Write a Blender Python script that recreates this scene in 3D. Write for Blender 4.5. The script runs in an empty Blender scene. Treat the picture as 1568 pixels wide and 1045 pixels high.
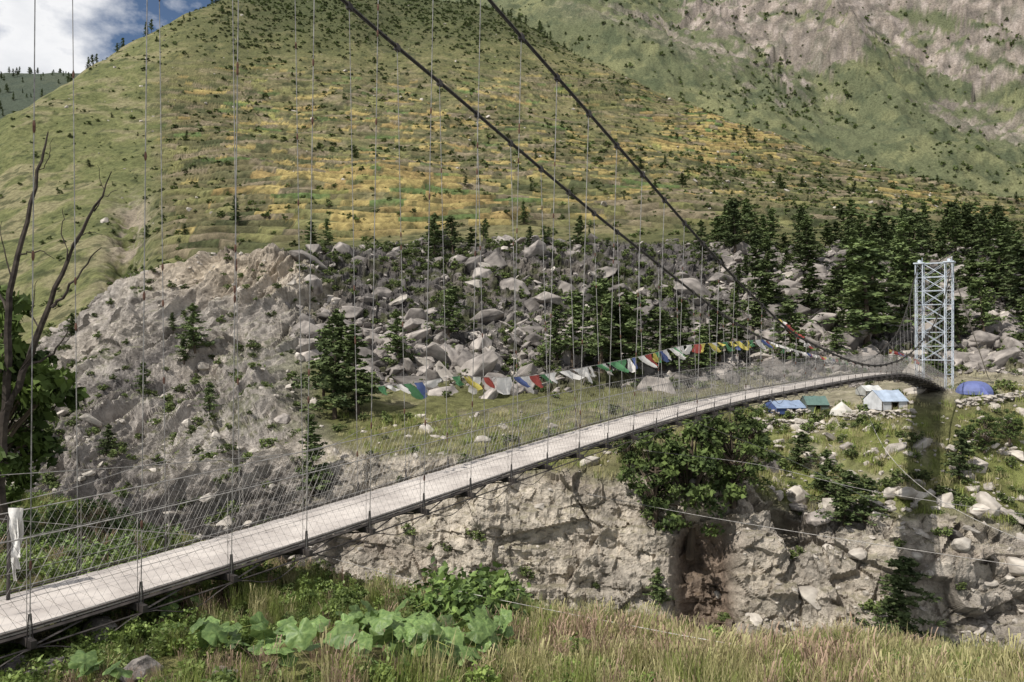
import bpy, math, random, time
import numpy as np
from mathutils import Vector
T0=time.time()
rng=np.random.default_rng(11); random.seed(5)
F=1200.0; CX=784.0; CY=522.5
def W(u,v,Y): return np.array([(u-CX)/F*Y, Y, (CY-v)/F*Y])
def lin(c):
    c=np.asarray(c,float)/255
    return np.where(c<=.04045,c/12.92,((c+.055)/1.055)**2.4)
def C(r,g,b,k=.85): return lin((r,g,b))*k
def ss(x,a,b):
    t=np.clip((x-a)/(b-a),0,1); return t*t*(3-2*t)
# ---------------------------------------------------------------- numeric noise
_pr=np.random.default_rng(3); PERM=_pr.permutation(256); PERM=np.concatenate([PERM,PERM,PERM]); VAL=_pr.random(256)*2-1
def vnoise(p):
    f=np.floor(p); q=p-f; q=q*q*(3-2*q); i=f.astype(np.int64)&255
    x,y,z=i[...,0],i[...,1],i[...,2]; x1,y1,z1=(x+1)&255,(y+1)&255,(z+1)&255
    def h(a,b,c): return VAL[PERM[PERM[PERM[a]+b]+c]]
    fx,fy,fz=q[...,0],q[...,1],q[...,2]
    a=h(x,y,z)*(1-fx)+h(x1,y,z)*fx; b=h(x,y1,z)*(1-fx)+h(x1,y1,z)*fx
    c=h(x,y,z1)*(1-fx)+h(x1,y,z1)*fx; d=h(x,y1,z1)*(1-fx)+h(x1,y1,z1)*fx
    return (a*(1-fy)+b*fy)*(1-fz)+(c*(1-fy)+d*fy)*fz
def fbm(p,sc,o=4,seed=0,ridge=False,g=.5):
    p=np.asarray(p)/np.asarray(sc)+seed*17.31; s=0;a=1;t=0
    for k in range(o):
        n=vnoise(p)
        if ridge: n=1-2*np.abs(n)
        s=s+n*a; t+=a; a*=g; p=p*2.03+5.7
    return s/t
def blocks(p,sc,seed=0):
    """fractured rock: per-cell offset + tilted planes"""
    p=p/np.asarray(sc)+seed*9.1; f=np.floor(p).astype(np.int64)
    best=np.full(p.shape[:-1],9.); val=np.zeros(p.shape[:-1]); sec=best.copy()
    for dx in (-1,0,1):
        for dy in (-1,0,1):
            for dz in (-1,0,1):
                c=f+np.array([dx,dy,dz]); i=c&255
                h=PERM[PERM[PERM[i[...,0]]+i[...,1]]+i[...,2]]
                jx=VAL[h]*.5+.5; jy=VAL[(h*7+13)&255]*.5+.5; jz=VAL[(h*13+71)&255]*.5+.5
                d=p-c-np.stack([jx,jy,jz],-1); D=(d**2).sum(-1)
                v=VAL[(h*3+5)&255]*.6+(d[...,0]*VAL[(h*5+1)&255]+d[...,1]*VAL[(h*11+9)&255]+d[...,2]*VAL[(h*17+3)&255])*1.1
                m=D<best; sec=np.where(m,best,np.minimum(sec,D)); val=np.where(m,v,val); best=np.where(m,D,best)
    return val, np.sqrt(sec)-np.sqrt(best)
def pchip(x,y,xq):
    x=np.asarray(x,float); y=np.asarray(y,float); xq=np.asarray(xq,float)
    h=np.diff(x); sh=(-1,)+(1,)*(y.ndim-1); d=np.diff(y,axis=0)/h.reshape(sh)
    m=np.zeros_like(y); m[0]=d[0]; m[-1]=d[-1]
    if len(x)>2:
        w1=(2*h[1:]+h[:-1]).reshape(sh); w2=(h[1:]+2*h[:-1]).reshape(sh)
        with np.errstate(all='ignore'):
            hm=(w1+w2)/(w1/d[:-1]+w2/d[1:])
        m[1:-1]=np.where(d[1:]*d[:-1]>0,hm,0)
    i=np.clip(np.searchsorted(x,xq)-1,0,len(x)-2)
    s2=(-1,)+(1,)*(y.ndim-1)
    t=((xq-x[i])/h[i]).reshape(s2); H=h[i].reshape(s2)
    return (2*t**3-3*t**2+1)*y[i]+(t**3-2*t**2+t)*H*m[i]+(-2*t**3+3*t**2)*y[i+1]+(t**3-t**2)*H*m[i+1]
# ---------------------------------------------------------------- scene basics
sc=bpy.context.scene
def link(o): sc.collection.objects.link(o); return o
def empty(name,loc=(0,0,0)):
    e=bpy.data.objects.new(name,None); e.location=loc; return link(e)
def nmat(name):
    m=bpy.data.materials.new(name); m.use_nodes=True; nt=m.node_tree
    b=nt.nodes.get('Principled BSDF'); b.inputs['Roughness'].default_value=.85
    b.inputs['Specular IOR Level'].default_value=.25
    return m,nt,b
def N(nt,t,**k):
    n=nt.nodes.new(t)
    for a,b in k.items(): setattr(n,a,b)
    return n
def noise_mat(name,c1,c2,scale=4,rough=.85,bump=.0,detail=3,rnd=.0,metal=0,attr=False,trans=0,bdist=.05,spec=.25,rmin=.32,rmax=.68):
    m,nt,b=nmat(name); L=nt.links.new
    tc=N(nt,'ShaderNodeTexCoord'); no=N(nt,'ShaderNodeTexNoise'); no.inputs['Scale'].default_value=scale; no.inputs['Detail'].default_value=detail
    L(tc.outputs['Object'],no.inputs['Vector'])
    rp=N(nt,'ShaderNodeValToRGB'); rp.color_ramp.elements[0].position=rmin; rp.color_ramp.elements[1].position=rmax
    rp.color_ramp.elements[0].color=(*c1,1); rp.color_ramp.elements[1].color=(*c2,1)
    L(no.outputs['Fac'],rp.inputs['Fac']); out=rp.outputs['Color']
    if rnd:
        oi=N(nt,'ShaderNodeObjectInfo'); mr=N(nt,'ShaderNodeMapRange'); mr.inputs['To Min'].default_value=1-rnd; mr.inputs['To Max'].default_value=1+rnd
        L(oi.outputs['Random'],mr.inputs['Value'])
        mx=N(nt,'ShaderNodeVectorMath',operation='SCALE'); L(out,mx.inputs[0]); L(mr.outputs['Result'],mx.inputs['Scale']); out=mx.outputs['Vector']
    L(out,b.inputs['Base Color']); b.inputs['Roughness'].default_value=rough; b.inputs['Metallic'].default_value=metal
    b.inputs['Specular IOR Level'].default_value=spec
    if bump:
        bp=N(nt,'ShaderNodeBump'); bp.inputs['Strength'].default_value=bump; bp.inputs['Distance'].default_value=bdist
        L(no.outputs['Fac'],bp.inputs['Height']); L(bp.outputs['Normal'],b.inputs['Normal'])
    if trans:
        tr=N(nt,'ShaderNodeBsdfTranslucent'); L(out,tr.inputs['Color']); ms=N(nt,'ShaderNodeMixShader'); ms.inputs[0].default_value=trans
        L(b.outputs[0],ms.inputs[1]); L(tr.outputs[0],ms.inputs[2]); L(ms.outputs[0],nt.nodes['Material Output'].inputs[0])
    return m
class MB:
    def __init__(s): s.v=[];s.f=[];s.m=[]
    def add(s,vs,fs,mi=0):
        o=len(s.v); s.v+= [tuple(map(float,x)) for x in vs]; s.f+=[tuple(o+i for i in f) for f in fs]; s.m+=[mi]*len(fs)
    def tube(s,pts,rad,n=5,mi=0,caps=True):
        pts=[Vector(map(float,p)) for p in pts]; k=len(pts)
        if np.isscalar(rad): rad=[rad]*k
        vs=[];fs=[]
        for i,p in enumerate(pts):
            d=(pts[min(i+1,k-1)]-pts[max(i-1,0)])
            if d.length<1e-9: d=Vector((0,0,1))
            d.normalize(); a=Vector((0,0,1)) if abs(d.z)<.9 else Vector((0,1,0))
            x=d.cross(a).normalized(); y=d.cross(x)
            for j in range(n):
                t=2*math.pi*j/n; vs.append(p+(x*math.cos(t)+y*math.sin(t))*rad[i])
        for i in range(k-1):
            for j in range(n):
                a=i*n+j;b=i*n+(j+1)%n; fs.append((a,b,b+n,a+n))
        if caps and n>2: fs.append(tuple(range(n))[::-1]); fs.append(tuple(range((k-1)*n,k*n)))
        s.add(vs,fs,mi)
    def box(s,c,ax,ay,az,mi=0):
        c=np.array(c,float);ax=np.array(ax,float)/2;ay=np.array(ay,float)/2;az=np.array(az,float)/2
        vs=[c+i*ax+j*ay+k*az for i in(-1,1) for j in(-1,1) for k in(-1,1)]
        s.add(vs,[(0,1,3,2),(4,6,7,5),(0,4,5,1),(2,3,7,6),(0,2,6,4),(1,5,7,3)],mi)
    def obj(s,name,mats,parent=None,smooth=False,linkit=True):
        me=bpy.data.meshes.new(name); me.from_pydata(s.v,[],s.f)
        for m in mats: me.materials.append(m)
        me.polygons.foreach_set('material_index',s.m)
        if smooth: me.polygons.foreach_set('use_smooth',[True]*len(s.f))
        me.update(); o=bpy.data.objects.new(name,me)
        if linkit: link(o)
        if parent: o.parent=parent
        return o
# ---------------------------------------------------------------- camera
cam=bpy.data.cameras.new('camera'); cam.lens=36*F/1568; cam.sensor_width=36; cam.clip_end=8000; cam.clip_start=.1
co=link(bpy.data.objects.new('camera',cam)); co.rotation_euler=(math.pi/2,0,0); sc.camera=co
# ---------------------------------------------------------------- terrain
rows=[]
def R(mode,*pts): rows.append((mode,pts))
R('z',(-500,2.5,-2),(2100,2.5,-2))                                                                                   #0 A
R('v',(-500,9,1130),(0,9,1130),(200,9,1105),(400,9,1085),(600,9,1075),(1000,9,1085),(1400,9,1105),(1600,9,1115),(2100,9,1125))  #1 B
R('v',(-500,14,960),(0,14,985),(200,14,968),(400,14,960),(600,14,966),(800,14,990),(1000,14,1010),(1200,14,1026),(1400,14,1040),(1600,14,1056),(2100,14,1085)) #2
R('v',(-500,23,730),(0,24,765),(200,22,815),(400,20,878),(600,19,922),(800,18,965),(1000,17.5,990),(1200,17,1006),(1400,17,1022),(1600,17,1040),(2100,17,1065)) #3 C
R('z',(-500,30,-14),(0,30,-15),(600,26,-16),(2100,23,-17))  #4
R('z',(-500,44,-32),(600,40,-32),(2100,34,-32)) #5
R('z',(-500,56,-32),(600,50,-32),(2100,43,-32)) #6
R('z',(-500,80,-26),(0,75,-24),(200,70,-24),(400,66,-25),(600,64,-26),(800,63,-27),(1000,61,-27),(1200,57,-26),(1400,55,-26),(1600,54,-27),(2100,52,-27)) #7 F
R('v',(-500,98,740),(0,95,700),(200,92,690),(400,82,700),(500,76,702),(600,71,705),(700,69,720),(800,68,738),(900,67,745),(1000,66,740),(1100,66,745),(1200,66,790),(1400,62,812),(1600,62,835),(2100,62,850)) #8 G
R('v',(-500,112,720),(0,110,672),(200,108,620),(400,100,600),(500,92,625),(600,84,642),(800,84,636),(1000,86,625),(1100,86,628),(1200,84,632),(1300,82,622),(1400,79,602),(1500,79,598),(1600,80,598),(2100,80,600)) #9 H
R('v',(-500,125,710),(0,122,660),(200,120,560),(400,112,520),(500,104,560),(600,98,600),(800,98,605),(1000,100,600),(1200,100,595),(1400,98,583),(1600,98,575),(2100,98,570)) #10 H2
R('v',(-500,138,690),(0,136,620),(100,132,580),(200,128,510),(300,127,465),(400,125,450),(600,120,500),(800,122,500),(1000,125,495),(1200,125,500),(1400,125,490),(1600,125,480),(2100,125,470)) #11 I
R('v',(-500,155,670),(0,150,590),(100,145,530),(200,140,468),(300,140,412),(400,140,395),(600,150,388),(800,155,384),(1000,160,382),(1200,165,388),(1400,165,384),(1600,165,378),(2100,165,370)) #12 J
R('v',(-500,180,590),(0,175,530),(200,175,445),(300,178,398),(400,180,383),(600,190,362),(800,200,355),(2100,200,352)) #13 K
R('v',(-500,300,480),(0,300,330),(200,340,250),(400,400,200),(600,430,190),(800,450,200),(1000,460,230),(1200,470,272),(1400,470,302),(1600,470,322),(2100,470,330)) #14 L
R('v',(-500,420,420),(0,420,190),(100,480,130),(200,560,68),(330,640,8),(400,700,-15),(520,740,-14),(600,760,0),(740,760,14),(850,730,68),(1000,640,138),(1200,570,222),(1400,530,272),(1600,510,306),(2100,510,320)) #15 M
uq=np.concatenate([np.linspace(-500,-25,60,endpoint=False),np.linspace(-25,1595,920,endpoint=False),np.linspace(1595,2100,60)])
CY_=[];CZ_=[]
def ev(mode,pts):
    p=np.array(pts,float); Y=pchip(p[:,0],p[:,1],uq); q=pchip(p[:,0],p[:,2],uq)
    return Y,(q if mode=='z' else (CY-q)/F*Y)
for mode,pts in rows:
    a,b=ev(mode,pts); CY_.append(a);CZ_.append(b)
CY_.append(CY_[15]+50); CZ_.append(CZ_[15]-5)   #16
for mode,pts in [('v',((-500,800,230),(0,800,210),(300,900,110),(600,950,70),(740,900,40),(850,850,48),(1000,800,104),(1200,720,186),(1400,700,238),(1600,680,280),(2100,680,290))), #17
                 ('v',((-500,1200,110),(0,1150,132),(90,1150,129),(200,1150,135),(400,1200,100),(600,1250,16),(740,1250,10),(800,1280,-15),(900,1300,-60),(1000,1300,-100),(1200,1300,-180),(1400,1300,-250),(2100,1300,-400)))]: #18
    a,b=ev(mode,pts); CY_.append(a);CZ_.append(b)
CY_.append(CY_[18]+500); CZ_.append(CZ_[18]-150)
CYa=np.array(CY_);CZa=np.array(CZ_)
sub=[14,22,26,8,10,5,14,150,60,45,60,60,40,170,190,10,40,260,5]
sq=np.concatenate([np.linspace(i,i+1,n,endpoint=False) for i,n in enumerate(sub)]+[[19.]])
kn=np.arange(20)
GY=pchip(kn,CYa,sq); GZ=pchip(kn,CZa,sq)
S,U=np.meshgrid(sq,uq,indexing='ij')
P=np.stack([(U-CX)/F*GY,GY,GZ],-1); V0=CY-F*P[...,2]/P[...,1]
def normals(P):
    a=np.gradient(P,axis=0); b=np.gradient(P,axis=1); n=np.cross(b,a); n/=np.linalg.norm(n,axis=-1,keepdims=True)+1e-9; return n
nr,nc=S.shape
Nn=normals(P)
wob=fbm(P,18,3,77)
rockleft=ss(S,6.6,7.1)*(1-ss(S+wob*.3,11.9,12.3))*(1-ss(U+wob*90,420,520))
cliff=ss(S,5.5,6.8)*(1-ss(S,7.95,8.25))
bould=ss(S,9.8,10.3)*(1-ss(S,12.0,12.5))*ss(U+wob*90,420,520)
calm=1-np.exp(-(((U-1435)/70)**2+((S-9.0)/.45)**2))
cave=np.exp(-(((U-1092+wob*30)/44)**4))*ss(S,6.4,7.0)*(1-ss(S,7.5+.3*wob,7.75+.3*wob))
disp=np.zeros(S.shape)
i0=np.searchsorted(sq,5.4); i1=np.searchsorted(sq,12.6); sl=slice(i0,i1)
Ps=P[sl]
b1,e1=blocks(Ps,(7,7,5),1); b2,e2=blocks(Ps,(2.8,2.8,1.7),2); b3,e3=blocks(Ps,(1.1,1.1,.8),3)
f1=fbm(Ps,11,4,1); hf=fbm(Ps,1.6,4,63,ridge=True,g=.6)
cr=(U+V0*1.15+wob*14)[sl]; al=(V0-U*.8)[sl]
gul=fbm(np.stack([cr/1.,al*.16,np.zeros_like(cr)],-1),56,6,2,ridge=True,g=.58)
strata=fbm(np.stack([Ps[...,0]*.06,Ps[...,1]*.06,Ps[...,2]+Ps[...,0]*.12],-1),(1,1,1.5),3,61)
flute=fbm(np.stack([Ps[...,0],Ps[...,1],Ps[...,2]*.22],-1),4.5,5,62,ridge=True,g=.6)
rl=rockleft[sl]; cl=cliff[sl]*(1-rl); bo=bould[sl]
cR=ss(U[sl],1080,1180)
disp[sl]=(f1*(2.6*np.maximum(rl*.7,cl)+1.4*bo)+b1*(.9*rl+.7*cl+.6*cR*cl)+b2*(.2*rl+.3*cl+.9*bo+.5*cl*cR)+b3*(.12*rl+.24*cl+.5*bo)+gul*5.2*rl+flute*1.3*cl+strata*.6*cl+hf*(.32*cl+.12*rl+.2*bo))*calm[sl]
disp-=cave*3.4
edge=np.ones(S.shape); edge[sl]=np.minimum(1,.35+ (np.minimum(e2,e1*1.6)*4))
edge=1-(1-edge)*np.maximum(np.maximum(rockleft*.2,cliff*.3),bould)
P=P+Nn*disp[...,None]
def band(a,b,c,d): return ss(S,a,b)*(1-ss(S,c,d))
near=band(.5,1.2,3.2,4); P[...,2]+=near*fbm(P,1.6,3,4)*.22
P[...,2]+=band(7.9,8.4,10,10.4)*ss(U,520,620)*fbm(P,5,4,5)*.9*calm
hill=band(12,13.3,15.2,16)
hi=np.searchsorted(sq,11.9); Ph=P[hi:]
big=fbm(Ph,(70,70,70),4,6); mid=fbm(Ph,(16,16,16),4,7)
P[hi:,:,2]+=hill[hi:]*(big*9*ss(S[hi:],13,14)*(1-.5*ss(S[hi:],14.6,15))+mid*2.4)
mt=ss(S,15.8,17)[hi:]
rid=fbm(np.stack([Ph[...,0]+Ph[...,1]*.5,Ph[...,1]-Ph[...,0]*.3,Ph[...,2]*.5],-1),(150,260,200),6,8,ridge=True,g=.56)
k15=hi+np.searchsorted(sq[hi:],15.5,side='right')
bm,em=blocks(P[k15:],(75,75,50),5); bm2,em2=blocks(P[k15:],(26,26,18),6)
rkz=ss(fbm(P[k15:],(110,110,70),4,71),-.1,.2)
P[hi:,:,2]+=mt*(rid*46+mid*7)*np.clip((U[hi:]-500)/400,.15,1)
P[k15:,:,2]+=(bm*15+bm2*7)*rkz*ss(S[k15:],17,17.3)*ss(U[k15:],700,900)
gm=np.exp(-((U-(205-(V0-300)*.15))/26)**2)*ss(V0,270,320)*(S>12.3)*(S<14.6)
P[...,2]-=gm*7*(.6+.6*fbm(P,9,3,9,ridge=True))
tn=fbm(P[hi:],(60,60,60),2,12); tn2=fbm(P[hi:],(18,18,18),3,13)
fieldm=(ss(U,215,275)*ss(V0,70,150)*band(12.95,13.15,14.8,15.0))[hi:]
fieldm=fieldm*ss(big*.9+.9+tn2*.9,.1,.6)
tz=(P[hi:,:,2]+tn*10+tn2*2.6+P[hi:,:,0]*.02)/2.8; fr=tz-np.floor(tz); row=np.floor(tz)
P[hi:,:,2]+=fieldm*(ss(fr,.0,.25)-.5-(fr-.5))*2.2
Nn=normals(P); VP=CY-F*P[...,2]/P[...,1]
# ---- colours
col=np.zeros(S.shape+(3,))
def mixc(m,c):
    global col; m=np.asarray(m)[...,None]; col[:]=col*(1-m)+np.asarray(c)*m
nb=fbm(P,40,4,21); nm=fbm(P,9,4,22); nf=fbm(P,2.2,3,23)
greenA=C(132,130,84); greenB=C(108,110,70); dry=C(154,142,104); soil=C(118,104,80); dark=C(60,70,44)
grey=C(164,157,150); lgrey=C(204,197,188); dgrey=C(102,98,95); beige=C(196,182,160); pink=C(172,154,142); cream=C(224,212,194)
col[:]=greenB; mixc(ss(nm,-.2,.3),greenA)
mixc((S<4.5)*ss(nf,-.3,.3)*.7,soil)
rockm=np.clip(rockleft+cliff,0,1)
col_r=grey+(lgrey-grey)*ss(nm,-.1,.35)[...,None]; col_r=col_r+(dgrey-col_r)*(ss(-nb,.0,.35)*.5)[...,None]
col_r=col_r+(beige-col_r)*(ss(fbm(P,14,3,24),.0,.3)*.5)[...,None]
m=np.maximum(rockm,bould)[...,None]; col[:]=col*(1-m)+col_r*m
bv=np.zeros(S.shape); bv[sl]=b2*.5+b3*.3+b1*.3
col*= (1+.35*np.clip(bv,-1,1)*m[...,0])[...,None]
stm=np.zeros(S.shape); stm[sl]=strata; flm=np.zeros(S.shape); flm[sl]=flute; hfm=np.zeros(S.shape); hfm[sl]=hf
mixc(cliff*(1-rockleft)*(.62+.35*ss(nm,-.2,.2))*(1-.4*ss(U,1100,1200)),cream)
mixc(cliff*(1-rockleft)*ss(stm+nm*.4,.15,.5)*.5,C(162,146,132))
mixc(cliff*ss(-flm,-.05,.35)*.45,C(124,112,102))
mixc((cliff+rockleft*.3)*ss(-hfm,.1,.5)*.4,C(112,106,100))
mixc(bould*.6,C(100,96,94))
mixc(bould*ss(nf+nm*.6,.0,.25)*.8,C(88,92,58))
slope=Nn[...,2]
gl_=np.zeros(S.shape); gl_[sl]=gul
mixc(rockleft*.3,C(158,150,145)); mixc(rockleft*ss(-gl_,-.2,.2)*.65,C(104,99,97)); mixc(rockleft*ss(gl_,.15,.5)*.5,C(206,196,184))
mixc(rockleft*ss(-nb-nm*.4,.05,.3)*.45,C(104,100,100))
mixc(rockleft*ss(slope+nm*.45+nb*.3,.68,.95)*.75*ss(V0,380,560),C(98,104,68))
mixc(rockleft*np.exp(-((V0-430)/40)**2)*ss(U,200,280)*.7,C(210,194,170))
mixc(rockleft*ss(U+V0*.9,640,560)*.5*ss(nm+nb,-.2,.2),C(122,116,84))
mixc(cliff*ss(slope+nm*.3,.72,.9)*.5,C(128,124,88))
mixc(np.clip(cave*1.3,0,1)*.75,C(122,100,84))  # shade of the cleft painted as dark brown into the hollow's rock colour
# terrace & right bank slope
tb=band(7.95,8.2,10,10.4)*ss(U,500,600)
mixc(tb,C(122,122,80)); mixc(tb*ss(nm,.0,.35)*.7,C(156,146,120)); mixc(tb*ss(nf+nm,.1,.5)*.6,greenB)
mixc(tb*ss(U,1130,1220)*ss(nm+nf*.5,-.35,.1)*.75,C(142,148,88))
mixc(tb*ss(U,1130,1220)*ss(nm-nf*.5,.0,.3)*.7,C(184,174,154))
mixc(tb*ss(S,8.7,9)*ss(U,1120,1180)*.75,C(180,170,150))
# hills
Hm=ss(S,12.0,12.4)*(1-rockleft)
mixc(Hm*(1-ss(S,15.2,15.6)),greenB); mixc(Hm*ss(nb+nm*.5,-.25,.25)*(S<15.5),greenA*.95); mixc(Hm*ss(nm+nb,.1,.5)*.5*(S<15.5),dry)
lefth=Hm*(1-ss(U,180,300))*(S<15.5); mixc(lefth*.6,C(132,136,84)); mixc(lefth*ss(nm+nb*.6,.0,.3)*.6,C(156,146,112)); mixc(lefth*ss(-nm+nf*.4,.05,.3)*.5,C(96,104,62))
mixc(np.clip(gm*1.3,0,1)*ss(nf+nm,-.3,.2)*.85,C(170,156,138))
rowi=row.astype(np.int64)
offs=VAL[(rowi*37)&255]*40; seg=np.floor((P[hi:,:,0]+offs+tn2*5)/(11+7*VAL[(rowi*91+7)&255])).astype(np.int64)
hsh=PERM[(PERM[rowi&255]+seg)&255]; rv=VAL[hsh]*.5+.5; rv2=VAL[(hsh*7+3)&255]*.5+.5
och=np.exp(-(((U-550)/170)**2+((V0-325)/55)**2))*1.15+1.1*np.exp(-(((U-1130)/190)**2+((V0-215)/38)**2))+.75*np.exp(-(((U-1450)/140)**2+((V0-310)/20)**2))+.3*np.exp(-(((U-500)/300)**2+((V0-160)/40)**2))+.5*np.exp(-(((U-780)/260)**2+((V0-290)/50)**2))
och=och[hi:]*(1+.6*tn2)
pal=np.zeros(rv.shape+(3,)); pal[:]=C(132,124,88)
pal[rv<.5]=C(114,112,78); pal[rv<.3]=C(150,136,110); pal[rv<.12]=C(90,96,64); pal[(rv>.8)]=C(142,140,88)
oc=(rv2<(och*.66+.03)); pal[oc]=C(194,172,104); pal[oc&(rv>.55)]=C(178,152,94); pal[oc&(rv>.85)]=C(160,158,88); pal[(rv2>.95)]=C(108,132,74)
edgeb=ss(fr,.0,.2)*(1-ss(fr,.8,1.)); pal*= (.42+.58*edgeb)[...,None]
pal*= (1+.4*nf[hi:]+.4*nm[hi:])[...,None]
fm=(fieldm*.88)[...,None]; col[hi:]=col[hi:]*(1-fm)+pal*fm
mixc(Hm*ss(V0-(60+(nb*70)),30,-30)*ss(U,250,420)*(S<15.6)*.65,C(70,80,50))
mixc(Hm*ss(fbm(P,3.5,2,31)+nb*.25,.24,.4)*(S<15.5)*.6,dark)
# far mountain
M2=ss(S,15.3,15.9)
mixc(M2,C(106,111,72)); mixc(M2*ss(nb+nm*.4,-.1,.35)*.7,C(138,138,90))
rock2=fbm(np.stack([P[...,0]+P[...,1]*.45,P[...,1]*.4,P[...,2]+P[...,0]*.35],-1),(95,95,42),6,33,g=.62)
gpatch=fbm(np.stack([P[...,0]-P[...,2]*.6,P[...,1],P[...,2]],-1),(120,160,60),4,39)
rr=M2*ss(U,800,960)*ss(S,16.9,17.3)*ss(rock2+.30*ss(-V0+U*.35-280,-120,220)-.15-(slope-.60)*.8-.9*ss(gpatch,.02,.3)*.5,.0,.12)
mixc(rr*.8,pink); mixc(rr*ss(nm,.0,.3)*.65,C(206,190,178)); mixc(rr*ss(-nm+nf*.3,.05,.3)*.6,C(108,100,90))
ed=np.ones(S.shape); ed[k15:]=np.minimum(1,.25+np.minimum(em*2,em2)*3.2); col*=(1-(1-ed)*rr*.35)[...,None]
mixc(M2*ss(fbm(P,12,3,34)+nb*.3,.08,.24)*.6*(1-.4*rr),C(68,80,48))
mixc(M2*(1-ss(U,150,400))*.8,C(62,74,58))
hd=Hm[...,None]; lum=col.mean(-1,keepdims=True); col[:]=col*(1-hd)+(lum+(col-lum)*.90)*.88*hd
az=ss(S,14.2,18)*.07; col[:]=col*(1-az[...,None])+C(150,158,168)*az[...,None]  # aerial haze painted into the vertex colour, growing with distance
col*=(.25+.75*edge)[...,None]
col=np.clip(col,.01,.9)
me=bpy.data.meshes.new('terrain'); nv=nr*nc
me.vertices.add(nv); me.vertices.foreach_set('co',P.reshape(-1).astype(np.float32))
ii=np.arange(nv).reshape(nr,nc); q=np.stack([ii[:-1,:-1],ii[:-1,1:],ii[1:,1:],ii[1:,:-1]],-1).reshape(-1,4); nq=len(q)
me.loops.add(nq*4); me.loops.foreach_set('vertex_index',q.reshape(-1).astype(np.int32))
me.polygons.add(nq); me.polygons.foreach_set('loop_start',(np.arange(nq)*4).astype(np.int32))
Sf=S[:-1,:-1].reshape(-1); sm=(Sf<5)|(Sf>12.2)
me.update(calc_edges=True)
me.polygons.foreach_set('use_smooth',sm)
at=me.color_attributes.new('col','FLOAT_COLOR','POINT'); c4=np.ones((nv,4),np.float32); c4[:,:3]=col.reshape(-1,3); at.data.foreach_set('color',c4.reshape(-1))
tm,nt,b=nmat('terrain_ground'); L=nt.links.new
a_=N(nt,'ShaderNodeAttribute'); a_.attribute_name='col'; tc=N(nt,'ShaderNodeTexCoord')
n1=N(nt,'ShaderNodeTexNoise'); n1.inputs['Scale'].default_value=.55; n1.inputs['Detail'].default_value=7; n1.inputs['Roughness'].default_value=.8; L(tc.outputs['Object'],n1.inputs['Vector'])
mr=N(nt,'ShaderNodeMapRange'); mr.inputs['From Min'].default_value=.36; mr.inputs['From Max'].default_value=.64; mr.inputs['To Min'].default_value=.55; mr.inputs['To Max'].default_value=1.45; L(n1.outputs['Fac'],mr.inputs['Value'])
vs=N(nt,'ShaderNodeVectorMath',operation='SCALE'); L(a_.outputs['Color'],vs.inputs[0]); L(mr.outputs['Result'],vs.inputs['Scale']); L(vs.outputs['Vector'],b.inputs['Base Color'])
bp=N(nt,'ShaderNodeBump'); bp.inputs['Strength'].default_value=.95; bp.inputs['Distance'].default_value=1.1; L(n1.outputs['Fac'],bp.inputs['Height']); L(bp.outputs['Normal'],b.inputs['Normal'])
b.inputs['Roughness'].default_value=.95; b.inputs['Specular IOR Level'].default_value=.1
me.materials.append(tm); link(bpy.data.objects.new('mountain_terrain',me))
print('terrain',time.time()-T0)
jcol=lambda u:int(np.clip(np.searchsorted(uq,u),0,nc-1))
def ground(u,v,s0=7.,s1=15.3):
    j=jcol(u); a=np.searchsorted(sq,s0); b_=np.searchsorted(sq,s1); c=np.where(VP[a:b_,j]<=v)[0]
    i=a+(c[0] if len(c) else b_-a-1); return P[i,j].copy()
def ground_xy(x,y):
    j=jcol(CX+x/y*F); i=int(np.clip(np.searchsorted(P[:,j,1],y),0,nr-1)); return P[i,j,2]
mb=MB(); mb.add([(-90,44,-31.2),(90,30,-31.2),(90,52,-31.2),(-90,62,-31.2)],[(0,1,2,3)])
mb.obj('river_water',[noise_mat('river_water',(.12,.16,.16),(.3,.36,.36),.8,.15,.3)])
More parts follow.
